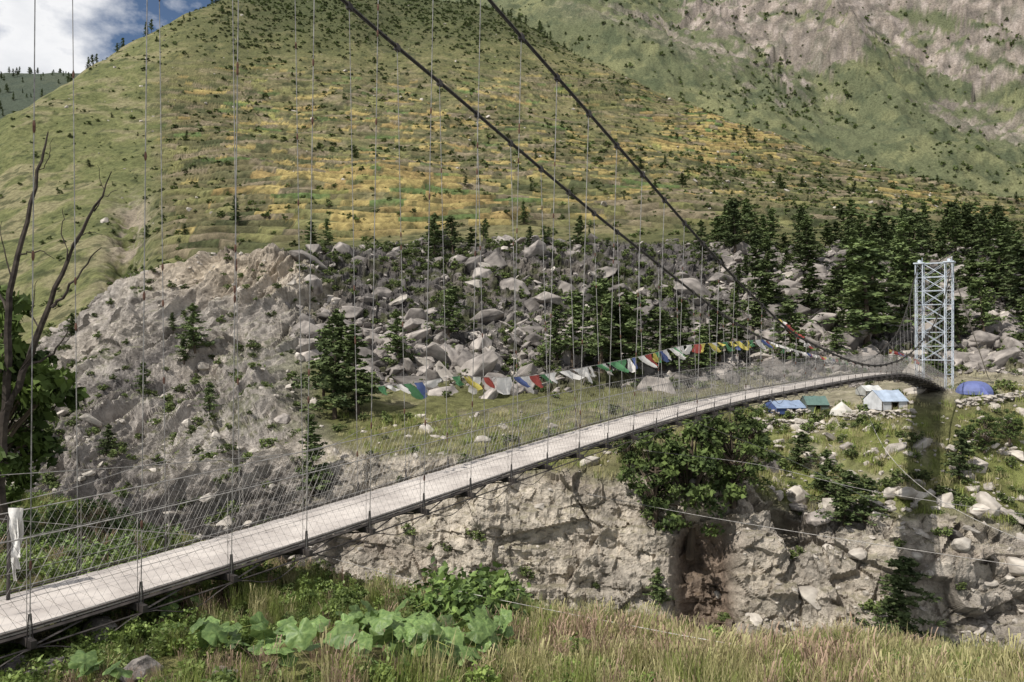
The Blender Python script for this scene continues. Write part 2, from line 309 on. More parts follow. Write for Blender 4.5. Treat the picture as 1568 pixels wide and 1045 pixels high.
# ---------------------------------------------------------------- scatter machinery
def instancer(name,pts,scl,rot,src,pick=None):
    n=len(pts); me=bpy.data.meshes.new(name); me.vertices.add(n); me.vertices.foreach_set('co',np.asarray(pts,np.float32).reshape(-1))
    for nm_,d in (('sc',scl),('rt',rot)):
        a=me.attributes.new(nm_,'FLOAT_VECTOR','POINT'); a.data.foreach_set('vector',np.asarray(d,np.float32).reshape(-1))
    a=me.attributes.new('pi','INT','POINT'); a.data.foreach_set('value',(rng.integers(0,len(src),n) if pick is None else np.asarray(pick)).astype(np.int32))
    me.update(); o=link(bpy.data.objects.new(name,me))
    cl=bpy.data.collections.new(name+'_parts')
    for s_ in src: cl.objects.link(s_)
    g=bpy.data.node_groups.new(name+'_gn','GeometryNodeTree')
    g.interface.new_socket('Geometry',in_out='INPUT',socket_type='NodeSocketGeometry'); g.interface.new_socket('Geometry',in_out='OUTPUT',socket_type='NodeSocketGeometry')
    gi=g.nodes.new('NodeGroupInput'); go=g.nodes.new('NodeGroupOutput'); ip=g.nodes.new('GeometryNodeInstanceOnPoints'); ci=g.nodes.new('GeometryNodeCollectionInfo')
    ci.inputs['Collection'].default_value=cl; ci.inputs['Separate Children'].default_value=True; ci.inputs['Reset Children'].default_value=True
    def na(nm_,t): x=g.nodes.new('GeometryNodeInputNamedAttribute'); x.data_type=t; x.inputs['Name'].default_value=nm_; return next(s for s in x.outputs if s.enabled and s.name=='Attribute')
    er=g.nodes.new('FunctionNodeEulerToRotation'); l=g.links.new
    l(gi.outputs[0],ip.inputs['Points']); l(ci.outputs[0],ip.inputs['Instance']); ip.inputs['Pick Instance'].default_value=True
    l(na('pi','INT'),ip.inputs['Instance Index']); l(na('rt','FLOAT_VECTOR'),er.inputs[0]); l(er.outputs[0],ip.inputs['Rotation']); l(na('sc','FLOAT_VECTOR'),ip.inputs['Scale'])
    l(ip.outputs[0],go.inputs[0]); md=o.modifiers.new('inst','NODES'); md.node_group=g
    return o
dA=np.linalg.norm(np.cross(np.diff(P,axis=0)[:,:-1],np.diff(P,axis=1)[:-1]),axis=-1)
def sample(n,dens):
    w=(dens[:-1,:-1]*dA*((U[:-1,:-1]>-120)&(U[:-1,:-1]<1690))).reshape(-1); w=np.clip(w,0,None); w/=w.sum()
    k=np.searchsorted(np.cumsum(w),rng.random(n)); k=np.clip(k,0,len(w)-1); i=k//(nc-1); j=k%(nc-1)
    a=rng.random((n,1)); b=rng.random((n,1))
    return P[i,j]*(1-a)*(1-b)+P[i+1,j]*a*(1-b)+P[i,j+1]*(1-a)*b+P[i+1,j+1]*a*b, i,j
def zr(n,tilt=0): r=np.zeros((n,3)); r[:,2]=rng.random(n)*6.28; r[:,:2]=(rng.random((n,2))-.5)*2*tilt; return r
# ---------------------------------------------------------------- rocks
rockM=noise_mat('boulder_rock',C(92,87,84),C(168,160,152),2.2,.9,.8,6,.45,bdist=.3)
paleM=noise_mat('pale_rock',C(146,138,129),C(206,198,186),1.8,.9,.8,6,.2,bdist=.25)
import bmesh
def rock(name,seed,n=16,flat=.75,mat=rockM):
    r=np.random.default_rng(seed); bm=bmesh.new()
    for k in range(n):
        d=r.normal(size=3); d/=np.linalg.norm(d); d*=r.uniform(.65,1.); d[2]*=flat; d[0]*=1.15; bm.verts.new(d*.6)
    bmesh.ops.convex_hull(bm,input=bm.verts)
    bmesh.ops.dissolve_limit(bm,angle_limit=.15,verts=bm.verts,edges=bm.edges)
    bmesh.ops.bevel(bm,geom=list(bm.edges),offset=.02,segments=1,affect='EDGES')
    me=bpy.data.meshes.new(name); bm.to_mesh(me); bm.free(); me.materials.append(mat); return bpy.data.objects.new(name,me)
rocks=[rock('boulder_%d'%k,k+40,16+3*k,.6+.1*(k%4)) for k in range(7)]
pale=[rock('pale_%d'%k,k+90,16+3*k,.55+.1*(k%4),paleM) for k in range(3)]
mixr=rocks+[rock('boulder_x%d'%k,k+70,18,.6,paleM) for k in range(1)]
def rscale(n,a,b,pw): s=a*(1-rng.random(n))**(-1/pw); s=np.minimum(s,b); return np.stack([s*rng.uniform(.8,1.6,n),s*rng.uniform(.7,1.2,n),s*rng.uniform(.5,1.2,n)],-1)
patch=ss(nb+nm*.5,-.25,.2)
n=8500; p,i,j=sample(n,bould*(.06+patch)*(1-.5*ss(U,1050,1250)*ss(-V0,-470,-380)))
s_=rscale(n,.5,4.2,1.7); instancer('boulder_field',p-np.array([0,0,.1]),s_,zr(n,.9),mixr)
n=2500; p,i,j=sample(n,(cliff*(.10+.45*ss(U,1100,1200))+rockleft*.10)*ss(slope,.3,.7)+.9*tb*(ss(U,1100,1200)+.10)*calm*(S<9.05)); s_=rscale(n,.28,2.0,1.8)
instancer('slope_rocks',p,s_,zr(n,.6),pale)
n=500; p,i,j=sample(n,band(13.2,13.5,15,15.2)*(.2+ss(U,850,1250)*ss(-V0,-400,-330))*1.); s_=rscale(n,.8,3,2.2); instancer('hillside_rocks',p,s_,zr(n,.6),pale)
big_b=[(770,385,26,1),(722,440,34,1),(838,468,46,0),(905,425,26,1),(1236,498,32,1),(1205,410,28,0),(600,395,32,0),(560,465,36,0),(655,480,30,0),(1000,470,26,0),(1045,430,26,0),(1290,440,30,0),(440,645,34,0),(385,690,24,1),(1500,470,32,0),(1190,720,62,0),(1260,800,50,0),(1320,860,40,1),(1365,775,40,1),(1455,830,60,0),(1400,820,36,1),(1510,900,46,1),(1230,520,30,0),(1300,690,34,0),(1540,700,28,1),(1225,785,46,0)]
for k,(u,v,w,pl) in enumerate(big_b):
    g=ground(u,v); s0=w/F*g[1]; o=link(bpy.data.objects.new('boulder',(pale[k%3] if pl else rocks[k%7]).data)); o.location=g+np.array([0,.2*s0,s0*.05]); o.scale=(s0*.85,s0*.8,s0*.52); o.rotation_euler=(random.uniform(-.4,.4),random.uniform(-.4,.4),random.uniform(0,6))
# ---------------------------------------------------------------- vegetation models
def leafmesh(mb_,cent,nper,spread,size,r,mi=1,flat=1.,asp=1.8):
    out=[]
    for c,sp in zip(cent,spread):
        m=nper; d=r.normal(size=(m,3)); d/=np.linalg.norm(d,axis=1,keepdims=True); d*=(r.random((m,1))**.5)*sp; d[:,2]*=flat
        o=c+d; a=r.normal(size=(m,3)); a[:,2]*=.6; a/=np.linalg.norm(a,axis=1,keepdims=True); b=np.cross(a,r.normal(size=(m,3))); b/=np.linalg.norm(b,axis=1,keepdims=True)
        s=size*r.uniform(.6,1.3,(m,1)); a=a*s*asp*.5; b=b*s*.5
        vs=np.stack([o-a,o+b,o+a,o-b],1).reshape(-1,3); out.append(vs)
    vs=np.concatenate(out); k=len(vs)//4; off=len(mb_.v)
    mb_.v+=list(map(tuple,vs.tolist())); mb_.f+=[(off+4*t,off+4*t+1,off+4*t+2,off+4*t+3) for t in range(k)]; mb_.m+=[mi]*k
bark=noise_mat('bark',C(70,60,50),C(110,98,84),6,.9,.4)
pineM=noise_mat('pine_needles',C(66,80,48),C(110,124,76),6.0,.8,rnd=.35,detail=1)
junM=noise_mat('juniper_foliage',C(56,70,38),C(104,120,64),7,.8,rnd=.2,detail=1)
def conifer(name,seed,width=.2,base=.1,nb_=80,nl=12,lean=.02,mat=pineM,pw=.8,size=.022):
    r=np.random.default_rng(seed); mb_=MB()
    tp=[(lean*math.sin(3*h+seed),lean*math.cos(2*h+seed)-lean,h) for h in np.linspace(-.03,1,9)]
    mb_.tube(tp,[.016*(1-h*.93) for h in np.linspace(0,1,9)],6)
    cents=[];sp=[]; gap=r.uniform(0,6.28)
    for k in range(nb_):
        h=base+(.99-base)*r.random()**.95; a=r.uniform(0,6.28); ln=(width*(1-h)**pw+.018)*r.uniform(.35,1.3)
        if math.cos(a-gap)>.3 and r.random()<.5: ln*=.5
        x0=lean*math.sin(3*h+seed); y0=lean*math.cos(2*h+seed)-lean; up=r.uniform(-.15,.35)
        tip=(x0+ln*math.cos(a),y0+ln*math.sin(a),h+ln*up-.1*ln)
        mb_.tube([(x0,y0,h),((x0+tip[0])/2,(y0+tip[1])/2,(h+tip[2])/2+.01*ln),tip],[.004,.0028,.001],3,caps=False)
        for f in np.arange(.3,1.05,.23):
            cents.append(np.array([x0+(tip[0]-x0)*f,y0+(tip[1]-y0)*f,h+(tip[2]-h)*f+.012*r.normal()])); sp.append(.012+ln*.15)
    leafmesh(mb_,cents,nl,sp,size,r,1,.5); return mb_.obj(name,[bark,mat],linkit=False)
pines=[conifer('pine_a',1,.17,.10),conifer('pine_b',2,.22,.06,90),conifer('pine_c',3,.14,.16,66),conifer('pine_d',4,.26,.14,80,pw=.6),conifer('pine_e',6,.19,.22,58,lean=.05)]
def broad(name,seed,mat,ncl=60,nl=60,size=.035,w=.42,low=.25):
    r=np.random.default_rng(seed); mb_=MB(); mb_.tube([(0,0,-.03),(.01,.02,.2),(.03,0,.45),(.0,.02,.75)],[.035,.028,.018,.006],6)
    cents=[];sp=[]
    for k in range(ncl):
        d=r.normal(size=3); d/=np.linalg.norm(d); rr_=r.uniform(.45,1.); c=np.array([d[0]*w*rr_*(1.15-.5*max(0,d[2])),d[1]*w*rr_,(low+1)/2+d[2]*(1-low)/2*rr_*.95]); 
        mb_.tube([(.02,0,min(.6,max(.15,c[2]-.25))),(c+np.array([0,0,.3]))/2*np.array([1,1,1]),c],[.011,.007,.002],3,caps=False)
        cents.append(c); sp.append(r.uniform(.05,.12))
    leafmesh(mb_,cents,nl,sp,size,r,1,.55); return mb_.obj(name,[bark,mat],linkit=False)
junip=[broad('juniper_a',11,junM,75,60,.026,.42,.06),broad('juniper_b',12,junM,62,60,.026,.36,.05)]
bushM=noise_mat('shrub_leaves',C(66,80,44),C(112,124,70),4,.8,rnd=.4,detail=1)
def bush(name,seed,mat,ncl=12,nl=24,size=.09):
    r=np.random.default_rng(seed); mb_=MB(); cents=[];sp=[]
    for k in range(ncl):
        a=r.uniform(0,6.28); q_=r.random()**.5*.4; cents.append(np.array([q_*math.cos(a),q_*math.sin(a),r.uniform(.15,.75)*(1-q_*.9)])); sp.append(r.uniform(.12,.24))
        mb_.tube([(0,0,-.05),cents[-1]],[.012,.004],3,caps=False)
    leafmesh(mb_,cents,nl,sp,size,r,1); return mb_.obj(name,[bark,mat],linkit=False)
bushes=[bush('bush_%d'%k,60+k,bushM) for k in range(4)]
smallb=[bush('sb_%d'%k,160+k,bushM,7,12,.16) for k in range(3)]
s3=lambda a:np.repeat(a[:,None],3,1)
n=9500; p,i,j=sample(n,hill*(S>12.6)*(.25+.9*ss(fbm(P,25,3,40),-.1,.25)+.8*ss(U,850,1200)*ss(V0,150,260)+1.6*ss(-V0,-90,-40)*ss(U,280,420))*(1-.6*(1-ss(U,180,300))))
s_=(.6+rng.random(n)**2*1.8)*(1+.4*(P[i,j,1]>350)); instancer('hillside_shrubs',p,np.stack([s_*1.3,s_*1.3,s_*.9],-1),zr(n),smallb)
n=8000; p,i,j=sample(n,M2*ss(U,600,800)*(.15+ss(fbm(P,60,3,41),.0,.3))*(1-.45*rr)); s_=2.+rng.random(n)**2*4.5; instancer('mountain_shrubs',p,s3(s_),zr(n),smallb)
n=3200; p,i,j=sample(n,bould*(.25+.8*ss(nm,0,.3))+.36*rockleft*ss(slope+nm*.3,.5,.8)+.6*tb*(.4+ss(U,1150,1300))*calm*(S<9.1)*(1-.6*ss(U,600,700)*(1-ss(U,1050,1150)))*(1-np.exp(-((U-1435)/40)**2))+.15*cliff*ss(slope,.4,.7)); s_=rng.uniform(.4,1.6,n)
instancer('gorge_shrubs',p,np.stack([s_*1.3,s_*1.3,s_],-1),zr(n),bushes)
dens=band(11.8,12.05,12.75,13.1)*ss(U,430,640)*(.16+.8*ss(U,1060,1200))+bould*ss(U,1080,1260)*.32+bould*.006+.008*hill*ss(S,13.2,13.3)*(1+2*ss(-V0,-80,-40))+.016*rockleft*(V0<640)
n=290; p,i,j=sample(n,dens*(S<15.6)); h=(2.6+rng.random(n)**1.4*6.2)*np.where(S[i,j]>13.3,.8,1)*np.where(U[i,j]>1050,1.12,1); wd=rng.uniform(1.4,2.2,n); instancer('pine_forest',p-np.array([0,0,.2]),np.stack([h*wd,h*wd,h],-1),zr(n,.08),pines)
n=700; p,i,j=sample(n,(np.exp(-((S-15)/.14)**2)*ss(U,60,100)*(1-ss(U,840,900))*(.35+ss(U,300,420))+.5*M2*(1-ss(U,0,150)))*1.+.04*M2*ss(U,900,1000)*ss(nb,.0,.3)); h=rng.uniform(5,12,n); instancer('ridge_pine_forest',p,np.stack([h*1.3,h*1.3,h],-1),zr(n,.04),pines)
trees=[(520,640,165,1),(548,636,140,0),(500,618,120,3),(489,768,135,2),(690,520,80,3),(612,560,85,1),(660,395,62,1),(690,390,56,3),(800,345,35,1),
 (880,560,110,3),(920,572,140,3),(965,580,125,3),(1010,575,105,3),(1050,570,110,1),(1095,560,100,3),(1130,540,90,1),(850,560,80,3),(940,560,100,1),(1075,580,80,3),
 (1180,478,110,1),(1120,392,85,3),(1075,400,60,1),(1155,430,75,3),(1240,420,80,1),(1320,545,170,3),(1345,520,150,1),(1295,480,120,0),(1375,470,130,1),(1400,440,100,3),(1540,470,130,1),(1565,500,130,3),(1500,400,80,1),(1460,390,70,0),
 (1372,1005,150,3),(1300,815,95,3),(1272,770,80,1),(1330,800,70,3),(1470,740,80,1),(1225,720,60,3),(1010,930,60,1),(45,690,80,1),(230,600,45,1),(340,640,50,3),(130,520,40,1),(300,560,40,0),(180,700,50,1)]
for (u,v,hp,kd) in trees:
    g=ground(u,v,7.0,13.4); h=hp/F*g[1]; o=link(bpy.data.objects.new('pine_tree',pines[kd].data)); o.location=g-np.array([0,0,.1]); wd=random.uniform(1.4,2.0); o.scale=(h*wd,h*wd,h); o.rotation_euler=(0,0,random.uniform(0,6))
for (u,v,hp,kd) in [(1055,845,240,0),(1000,800,160,1),(1115,770,170,1),(960,715,90,1),(1145,700,80,0),(1085,700,90,1),(1500,690,65,1),(1540,680,55,0)]:
    g=ground(u,v,7.0,10.); h=hp/F*g[1]; o=link(bpy.data.objects.new('juniper_tree',junip[kd].data)); o.location=g-np.array([0,.5,.1]); o.scale=(h*.95,h*.85,h); o.rotation_euler=(0,0,random.uniform(0,6))
# ---------------------------------------------------------------- foreground plants
def blade_clump(name,seed,mat,nb_=34,spread=.22,seedhead=False,wid=.007):
    r=np.random.default_rng(seed); mb_=MB()
    for k in range(nb_):
        a=r.uniform(0,6.28); x,y=r.normal(size=2)*spread*.5; h=r.uniform(.5,1.); ln=r.uniform(.05,.4)*h; w=wid*r.uniform(.6,1.4)
        dx,dy=math.cos(a),math.sin(a); px,py=-dy*w,dx*w
        pts=[(x,y,-.05),(x+dx*ln*.2,y+dy*ln*.2,h*.45),(x+dx*ln*.6,y+dy*ln*.6,h*.82),(x+dx*ln*1.1,y+dy*ln*1.1,h)]
        vs=[];
        for t,(q0,q1,q2) in enumerate(pts):
            f=[1,.9,.6,.1][t]
            if seedhead and t==3: f=1.5
            if seedhead and t==2: f=.5
            vs+=[(q0-px*f,q1-py*f,q2),(q0+px*f,q1+py*f,q2)]
        mb_.add(vs,[(0,1,3,2),(2,3,5,4),(4,5,7,6)])
    return mb_.obj(name,[mat],linkit=False)
dryM=noise_mat('dry_grass',C(162,156,108),C(206,198,150),2,.85,rnd=.2,trans=.25,detail=1)
pinkM=noise_mat('seeding_grass',C(160,136,116),C(192,166,144),2,.85,rnd=.2,trans=.2,detail=1)
grM=noise_mat('green_grass',C(118,132,66),C(164,174,98),2,.8,rnd=.25,trans=.25,detail=1)
gsrc=[blade_clump('gr_0',1,grM),blade_clump('gr_1',2,grM),blade_clump('gr_2',3,dryM,seedhead=True),blade_clump('gr_3',4,dryM),blade_clump('gr_4',5,pinkM,seedhead=True)]
gourds=[(610,980,75,26,60),(735,965,48,20,34),(560,968,40,15,14),(690,1005,30,12,12),(440,1000,45,22,14),(370,985,30,15,8),(270,915,30,8,6),(150,1035,40,8,6),(290,975,25,12,5)]
clear=np.zeros(S.shape)
for (u0,v0,du,dv,m) in gourds[:6]: clear=np.maximum(clear,np.exp(-(((U-u0)/(du*1.15))**2+((VP-v0-30)/(dv*1.6+10))**2)))
nearm=(S>.8)*(S<3.6)*(1-.93*clear)
n=9000; p,i,j=sample(n,nearm*(.5+ss(U,600,850))); uu=U[i,j]
dn=fbm(p,2.2,2,50); dryness=ss(uu+rng.normal(0,160,n)+300*dn,520,950); pk=np.where(rng.random(n)<.25+.42*dryness,rng.integers(2,4,n),rng.integers(0,2,n)); pk=np.where(rng.random(n)<(.5+.4*((uu<350)&(p[:,1]>15)))*ss(fbm(p,1.6,2,55),.0,.25)+.06,4,pk)
h=rng.uniform(.28,.58,n)*(.8+.3*dryness)*(.75+.7*ss(fbm(p,1.3,2,58),-.3,.4)); instancer('grass',p,np.stack([h,h,h],-1),zr(n,.2),gsrc,pk)
n=1300; p,i,j=sample(n,tb*(S<9.1)*calm); h=rng.uniform(.4,.8,n); instancer('terrace_grass',p,np.stack([h*1.6,h*1.6,h],-1),zr(n,.15),[blade_clump('tg_0',7,grM,30,.5,wid=.02),blade_clump('tg_1',8,dryM,30,.5,wid=.02)])
leafM=noise_mat('herb_leaves',C(86,108,50),C(140,158,82),5,.6,rnd=.4,trans=.2,spec=.4,detail=1)
herbs=[bush('herb_%d'%k,80+k,leafM,14,30,.065) for k in range(4)]
n=1300; p,i,j=sample(n,nearm*((1-ss(U,780,900))*(.15+.95*ss(fbm(P,1.8,2,51),-.05,.2))+.17)); s_=rng.uniform(.3,.75,n); instancer('herb_undergrowth',p-np.array([0,0,.05]),s3(s_),zr(n,.3),herbs)
bankM=noise_mat('bank_bush_leaves',C(66,88,42),C(118,140,70),5,.6,rnd=.3,spec=.4,detail=1)
bb=[bush('bb_%d'%k,280+k,bankM,18,34,.055) for k in range(3)]
n=80; p,i,j=sample(n,(S>2.5)*(S<3.25)*((1-ss(U,200,330))*.8+.1)); s_=rng.uniform(.6,1.2,n); pp=list(p); sl3=list(s_)
for k in range(44):
    u=random.uniform(618,850); g=ground(u,random.uniform(932,972),1.5,3.2); pp.append(g); sl3.append(random.uniform(.9,2.0)*(1.15-abs(u-735)/230))
for k in range(12):
    u=random.uniform(1340,1568); g=ground(u,1040,1.5,3.2); pp.append(g); sl3.append(random.uniform(.5,1.0))
pp=np.array(pp); sl3=np.array(sl3); instancer('bank_bushes',pp-np.array([0,0,.15]),s3(sl3),zr(len(pp),.2),bb)
gM=noise_mat('gourd_leaf',C(92,120,66),C(134,158,92),6,.5,.3,rnd=.3,trans=.2,spec=.4)
def gleaf(name,seed):
    r=np.random.default_rng(seed); mb_=MB(); nA=30; vs=[(0,0,.04)]; 
    for ring in (.35,.7,1.):
        for k in range(nA):
            a=2*math.pi*k/nA; d=abs(((a+math.pi)%(2*math.pi))-math.pi); R_=.5*(1+.10*math.cos(5*a)+.03*math.cos(17*a))*(1-.55*math.exp(-((d-math.pi)/.22)**2)); q_=R_*ring
            z=.04-.10*ring**2+.035*math.cos(5*a+1)*ring+.02*math.cos(10*a)*ring; vs.append((q_*math.cos(a),q_*math.sin(a),z))
    fs=[(0,1+k,1+(k+1)%nA) for k in range(nA)]
    for g_ in range(2):
        o=1+g_*nA
        fs+=[(o+k,o+nA+k,o+nA+(k+1)%nA,o+(k+1)%nA) for k in range(nA)]
    mb_.add(vs,fs,0)
    mb_.tube([(0,0,.035),(-.1,.05,-.3),(-.12,.06,-.9)],[.012,.014,.018],4,1)
    return mb_.obj(name,[gM,grM],linkit=False,smooth=True)
gl=[gleaf('gl_0',1),gleaf('gl_1',2)]
pts=[];sl_=[];rt=[]
for (u0,v0,du,dv,m) in gourds:
    for k in range(m):
        u=u0+np.clip(random.gauss(0,.8),-1.7,1.7)*du; v=v0+np.clip(random.gauss(0,.8),-1.6,1.6)*dv; g=ground(u,v+34,.9,3.1); pts.append(g+np.array([0,0,random.uniform(.28,.6)])); s0=random.uniform(.2,.42); sl_.append((s0,s0,s0)); rt.append((random.gauss(.4,.4),random.gauss(0,.45),random.gauss(0,1.6)))
instancer('gourd_plant',pts,sl_,rt,gl)
for (u,v,w) in [(95,1040,85),(215,1040,70),(150,985,60),(330,1050,60),(20,1045,60)]:
    g=ground(u,v,.8,3); s0=w/F*g[1]; o=link(bpy.data.objects.new('stone',rocks[u%7].data)); o.location=g+np.array([0,0,.1]); o.scale=(s0,s0*.8,s0*.8); o.rotation_euler=(.1,.2,u)
o=link(bpy.data.objects.new('leafy_tree',broad('lt',31,noise_mat('leafy_tree_leaves',C(48,64,28),C(96,116,50),4,.7,rnd=.1,detail=1),80,60,.035,.36,.05).data))
o.location=W(-15,775,20)*1.0; o.location.z=ground_xy(o.location.x,20.); o.scale=(5.2,4.,6.6)
dm=noise_mat('dead_wood',C(46,40,36),C(82,74,66),5,.9,.4); mb=MB()
def limb(pts,r0,r1,Y): 
    q_=[W(u,v,Y+dy) for (u,v,dy) in pts]; k=len(q_); q2=pchip(np.arange(k),np.array(q_),np.linspace(0,k-1,k*3)); q2=q2+np.array([rng.normal(0,.025,3) for _ in q2]); mb.tube(q2,list(np.linspace(r0*1.25,r1*1.25,len(q2))),6)
limb([(5,800,0),(2,700,0),(10,600,0),(12,480,0),(28,390,.1),(50,300,.2),(66,235,.2),(74,200,.3)],.11,.012,19)
limb([(5,640,0),(40,560,0),(75,470,-.2),(105,395,-.2),(140,325,-.3),(172,265,-.4)],.085,.01,19)
limb([(78,470,-.2),(100,450,-.2),(128,410,-.1),(156,380,0)],.035,.008,19)
limb([(0,660,0),(-30,560,.3),(-40,450,.3)],.07,.015,19)
limb([(142,322,-.3),(160,300,-.1),(180,290,0)],.014,.005,19); limb([(28,390,.1),(60,385,.1),(85,395,.2)],.018,.006,19); limb([(105,395,-.2),(95,350,0),(96,320,0)],.016,.005,19); limb([(60,262,.2),(75,240,.1),(80,215,.1)],.01,.004,19)
limb([(160,292,-.3),(152,270,-.3),(150,255,-.3)],.009,.004,19);limb([(40,560,0),(80,540,.2),(108,505,.2)],.03,.008,19);limb([(12,480,0),(-10,420,.2),(-20,380,.2)],.03,.008,19)
limb([(20,430,.1),(5,380,.2),(2,340,.2)],.018,.005,19); limb([(60,505,-.1),(50,470,.1),(54,430,.2)],.018,.005,19); limb([(122,362,-.2),(140,355,0),(158,362,.1)],.01,.004,19)
mb.obj('dead_tree',[dm])
print('veg',time.time()-T0)
# ---------------------------------------------------------------- bridge
PX,PY,DX,DY=-8.5,13.,53.,69.; LEN=math.hypot(DX,DY); dx,dy=DX/LEN,DY/LEN; qx,qy=dy,-dx
def plan(t,off): return np.array([PX+DX*t+qx*off,PY+DY*t+qy*off])
def solve(u,v,off):
    r=(u-CX)/F; a=PX+qx*off; b_=PY+qy*off; t=(r*b_-a)/(DX-r*DY); Y=b_+DY*t; return t,(CY-v)/F*Y
dk=[(0,945),(215,881),(355,840),(468,806),(563,774),(638,751),(709,727),(820,691),(900,664),(1000,639),(1150,606),(1220,590),(1300,576),(1350,573),(1400,580),(1428,594)]
tz_=np.array([solve(u,v,0) for u,v in dk]); 
kt=np.concatenate([[-.16,-.08],tz_[:,0],[1.0]]); kz=np.concatenate([[-4.75,-4.65],tz_[:,1],[tz_[-1,1]-.15]])
from numpy import polyfit,polyval
pc=polyfit(kt,kz,7)
kzs=polyval(pc,kt)
def deckz(t): return float(pchip(kt,kzs,np.array([t]))[0])
A=np.array([solve(u,v,1.5) for u,v in [(750,0),(860,130),(985,280),(1090,380),(1165,458),(1235,522)]])
B=np.array([solve(u,v,-1.5) for u,v in [(530,0),(700,150),(850,275),(945,355)]])
tail=np.array([(.65,-1.75),(.715,-1.6),(.837,.35),(.92,3.35),(.98,7.7)])
def cab(K):
    t=np.concatenate([[-.13],K[:,0],tail[:,0]]); z=np.concatenate([[K[0,1]+(K[0,0]+.13)*37],K[:,1],tail[:,1]]); 
    f=polyfit(t,z,6); zz=polyval(f,t); zz[-1]=7.7; return t,zz
cA=cab(A); B=np.vstack([B,[.45,.2]]); cB=cab(B)
def cabz(t,side): K=cA if side>0 else cB; return max(float(pchip(K[0],K[1],np.array([t]))[0]),deckz(t)+.5)
def caboff(t,z): return 1.15+.4*min(1,max(0,(z-deckz(t))/9))
darks=noise_mat('dark_steel',C(52,48,46),C(86,80,76),4,.6,.2)
wire=noise_mat('wire_rope',C(130,126,122),C(178,174,168),8,.5,metal=.3,detail=1)
cabM=noise_mat('main_cable_steel',C(44,42,38),C(78,74,68),8,.6)
rust=noise_mat('rusty_clamp',C(84,60,50),C(118,88,74),8,.8)
plank=noise_mat('deck_concrete',C(168,160,154,.84),C(208,200,192,.84),.9,.85,.1,6,rmin=.3,rmax=.62)
bridge=empty('suspension_bridge',(PX,PY,-4.6)); BO=np.array([PX,PY,-4.6])
def bobj(mb_,name,mats,**k):
    mb_.v=[tuple(np.array(v)-BO) for v in mb_.v]; return mb_.obj(name,mats,parent=bridge,**k)
def BP(t,off,dz=0): xy=plan(t,off); return np.array([xy[0],xy[1],deckz(t)+dz])
DT=.0203; t0=-.142; K0=-7; K1=48
mb=MB(); n=400; ts=np.linspace(t0,.995,n)
for k in range(n-1):
    a,b_=ts[k],ts[k+1]; e=(b_-a)*.02; j_=random.uniform(-.012,.012)
    c=[BP(a+e,-1.0+j_,0),BP(b_-e,-1.0+j_,0),BP(b_-e,1.0+j_,0),BP(a+e,1.0+j_,0)]; hz=random.uniform(-.006,.006)
    c=[x+np.array([0,0,hz]) for x in c]; d=[x-np.array([0,0,.05]) for x in c]; mb.add(c+d,[(0,1,2,3)[::-1],(4,5,6,7),(0,1,5,4),(2,3,7,6),(1,2,6,5),(3,0,4,7)])
bobj(mb,'deck',[plank])
mb=MB()
fine=np.linspace(t0,.995,170)
for off in (-1.03,1.03,-.4,.4):
    for dz,r_ in ((-.09,.035),): mb.tube([BP(t,off,dz) for t in fine],r_,4)
for off in (-1.06,1.06): mb.tube([BP(t,off,.02) for t in fine],.018,4)
for k in range(K0,K1+1):
    t=k*DT; mb.box(BP(t,0,-.17),(qx*2.7,qy*2.7,0),(dx*.09,dy*.09,0),(0,0,.12))
    for sd in (-1,1):
        mb.tube([BP(t,1.3*sd,-.2),BP(t+DT*.5,1.0*sd,-.14)],.02,3); mb.tube([BP(t,0,-.42),BP(t,1.2*sd,-.2)],.02,3)
    for f in (.33,.66): mb.box(BP(t+DT*f,0,-.1),(qx*2.1,qy*2.1,0),(dx*.05,dy*.05,0),(0,0,.05))
for off in (-1.25,1.25,0): mb.tube([BP(t,off,-.25-(.2 if off==0 else 0)) for t in fine],.018,4)
for off in (1.3,): mb.tube([BP(t,off,-.36+.12*math.cos((t/DT)*2*math.pi)) for t in np.linspace(t0,.99,420)],.012,3)
bobj(mb,'deck_beams',[darks])
mb=MB()
RH=1.45
for sd in (-1,1):
    for h_,r_ in ((RH,.012),(.95,.005),(.5,.005),(.06,.012)): mb.tube([BP(t,1.08*sd,h_) for t in fine],r_,4)
    for k in range(K0*1,K1):
        t=k*DT
        mb.tube([BP(t,1.08*sd,.02),BP(t,1.08*sd,RH)],.008,3)
bobj(mb,'handrail_wires',[wire])
mb=MB(); st=.17/LEN
for sd in (-1,1):
    t=t0
    while t<.985:
        w_=RH*.55/LEN
        for dr in (-1,1):
            a=BP(t,1.085*sd,.03); b_=BP(t+dr*w_,1.085*sd,RH)
            mb.tube([a,b_],.0026 if t<.25 else .004,3,caps=False)
        t+=st
bobj(mb,'railing_mesh',[wire])
mb=MB(); hg=MB(); cl_=MB()
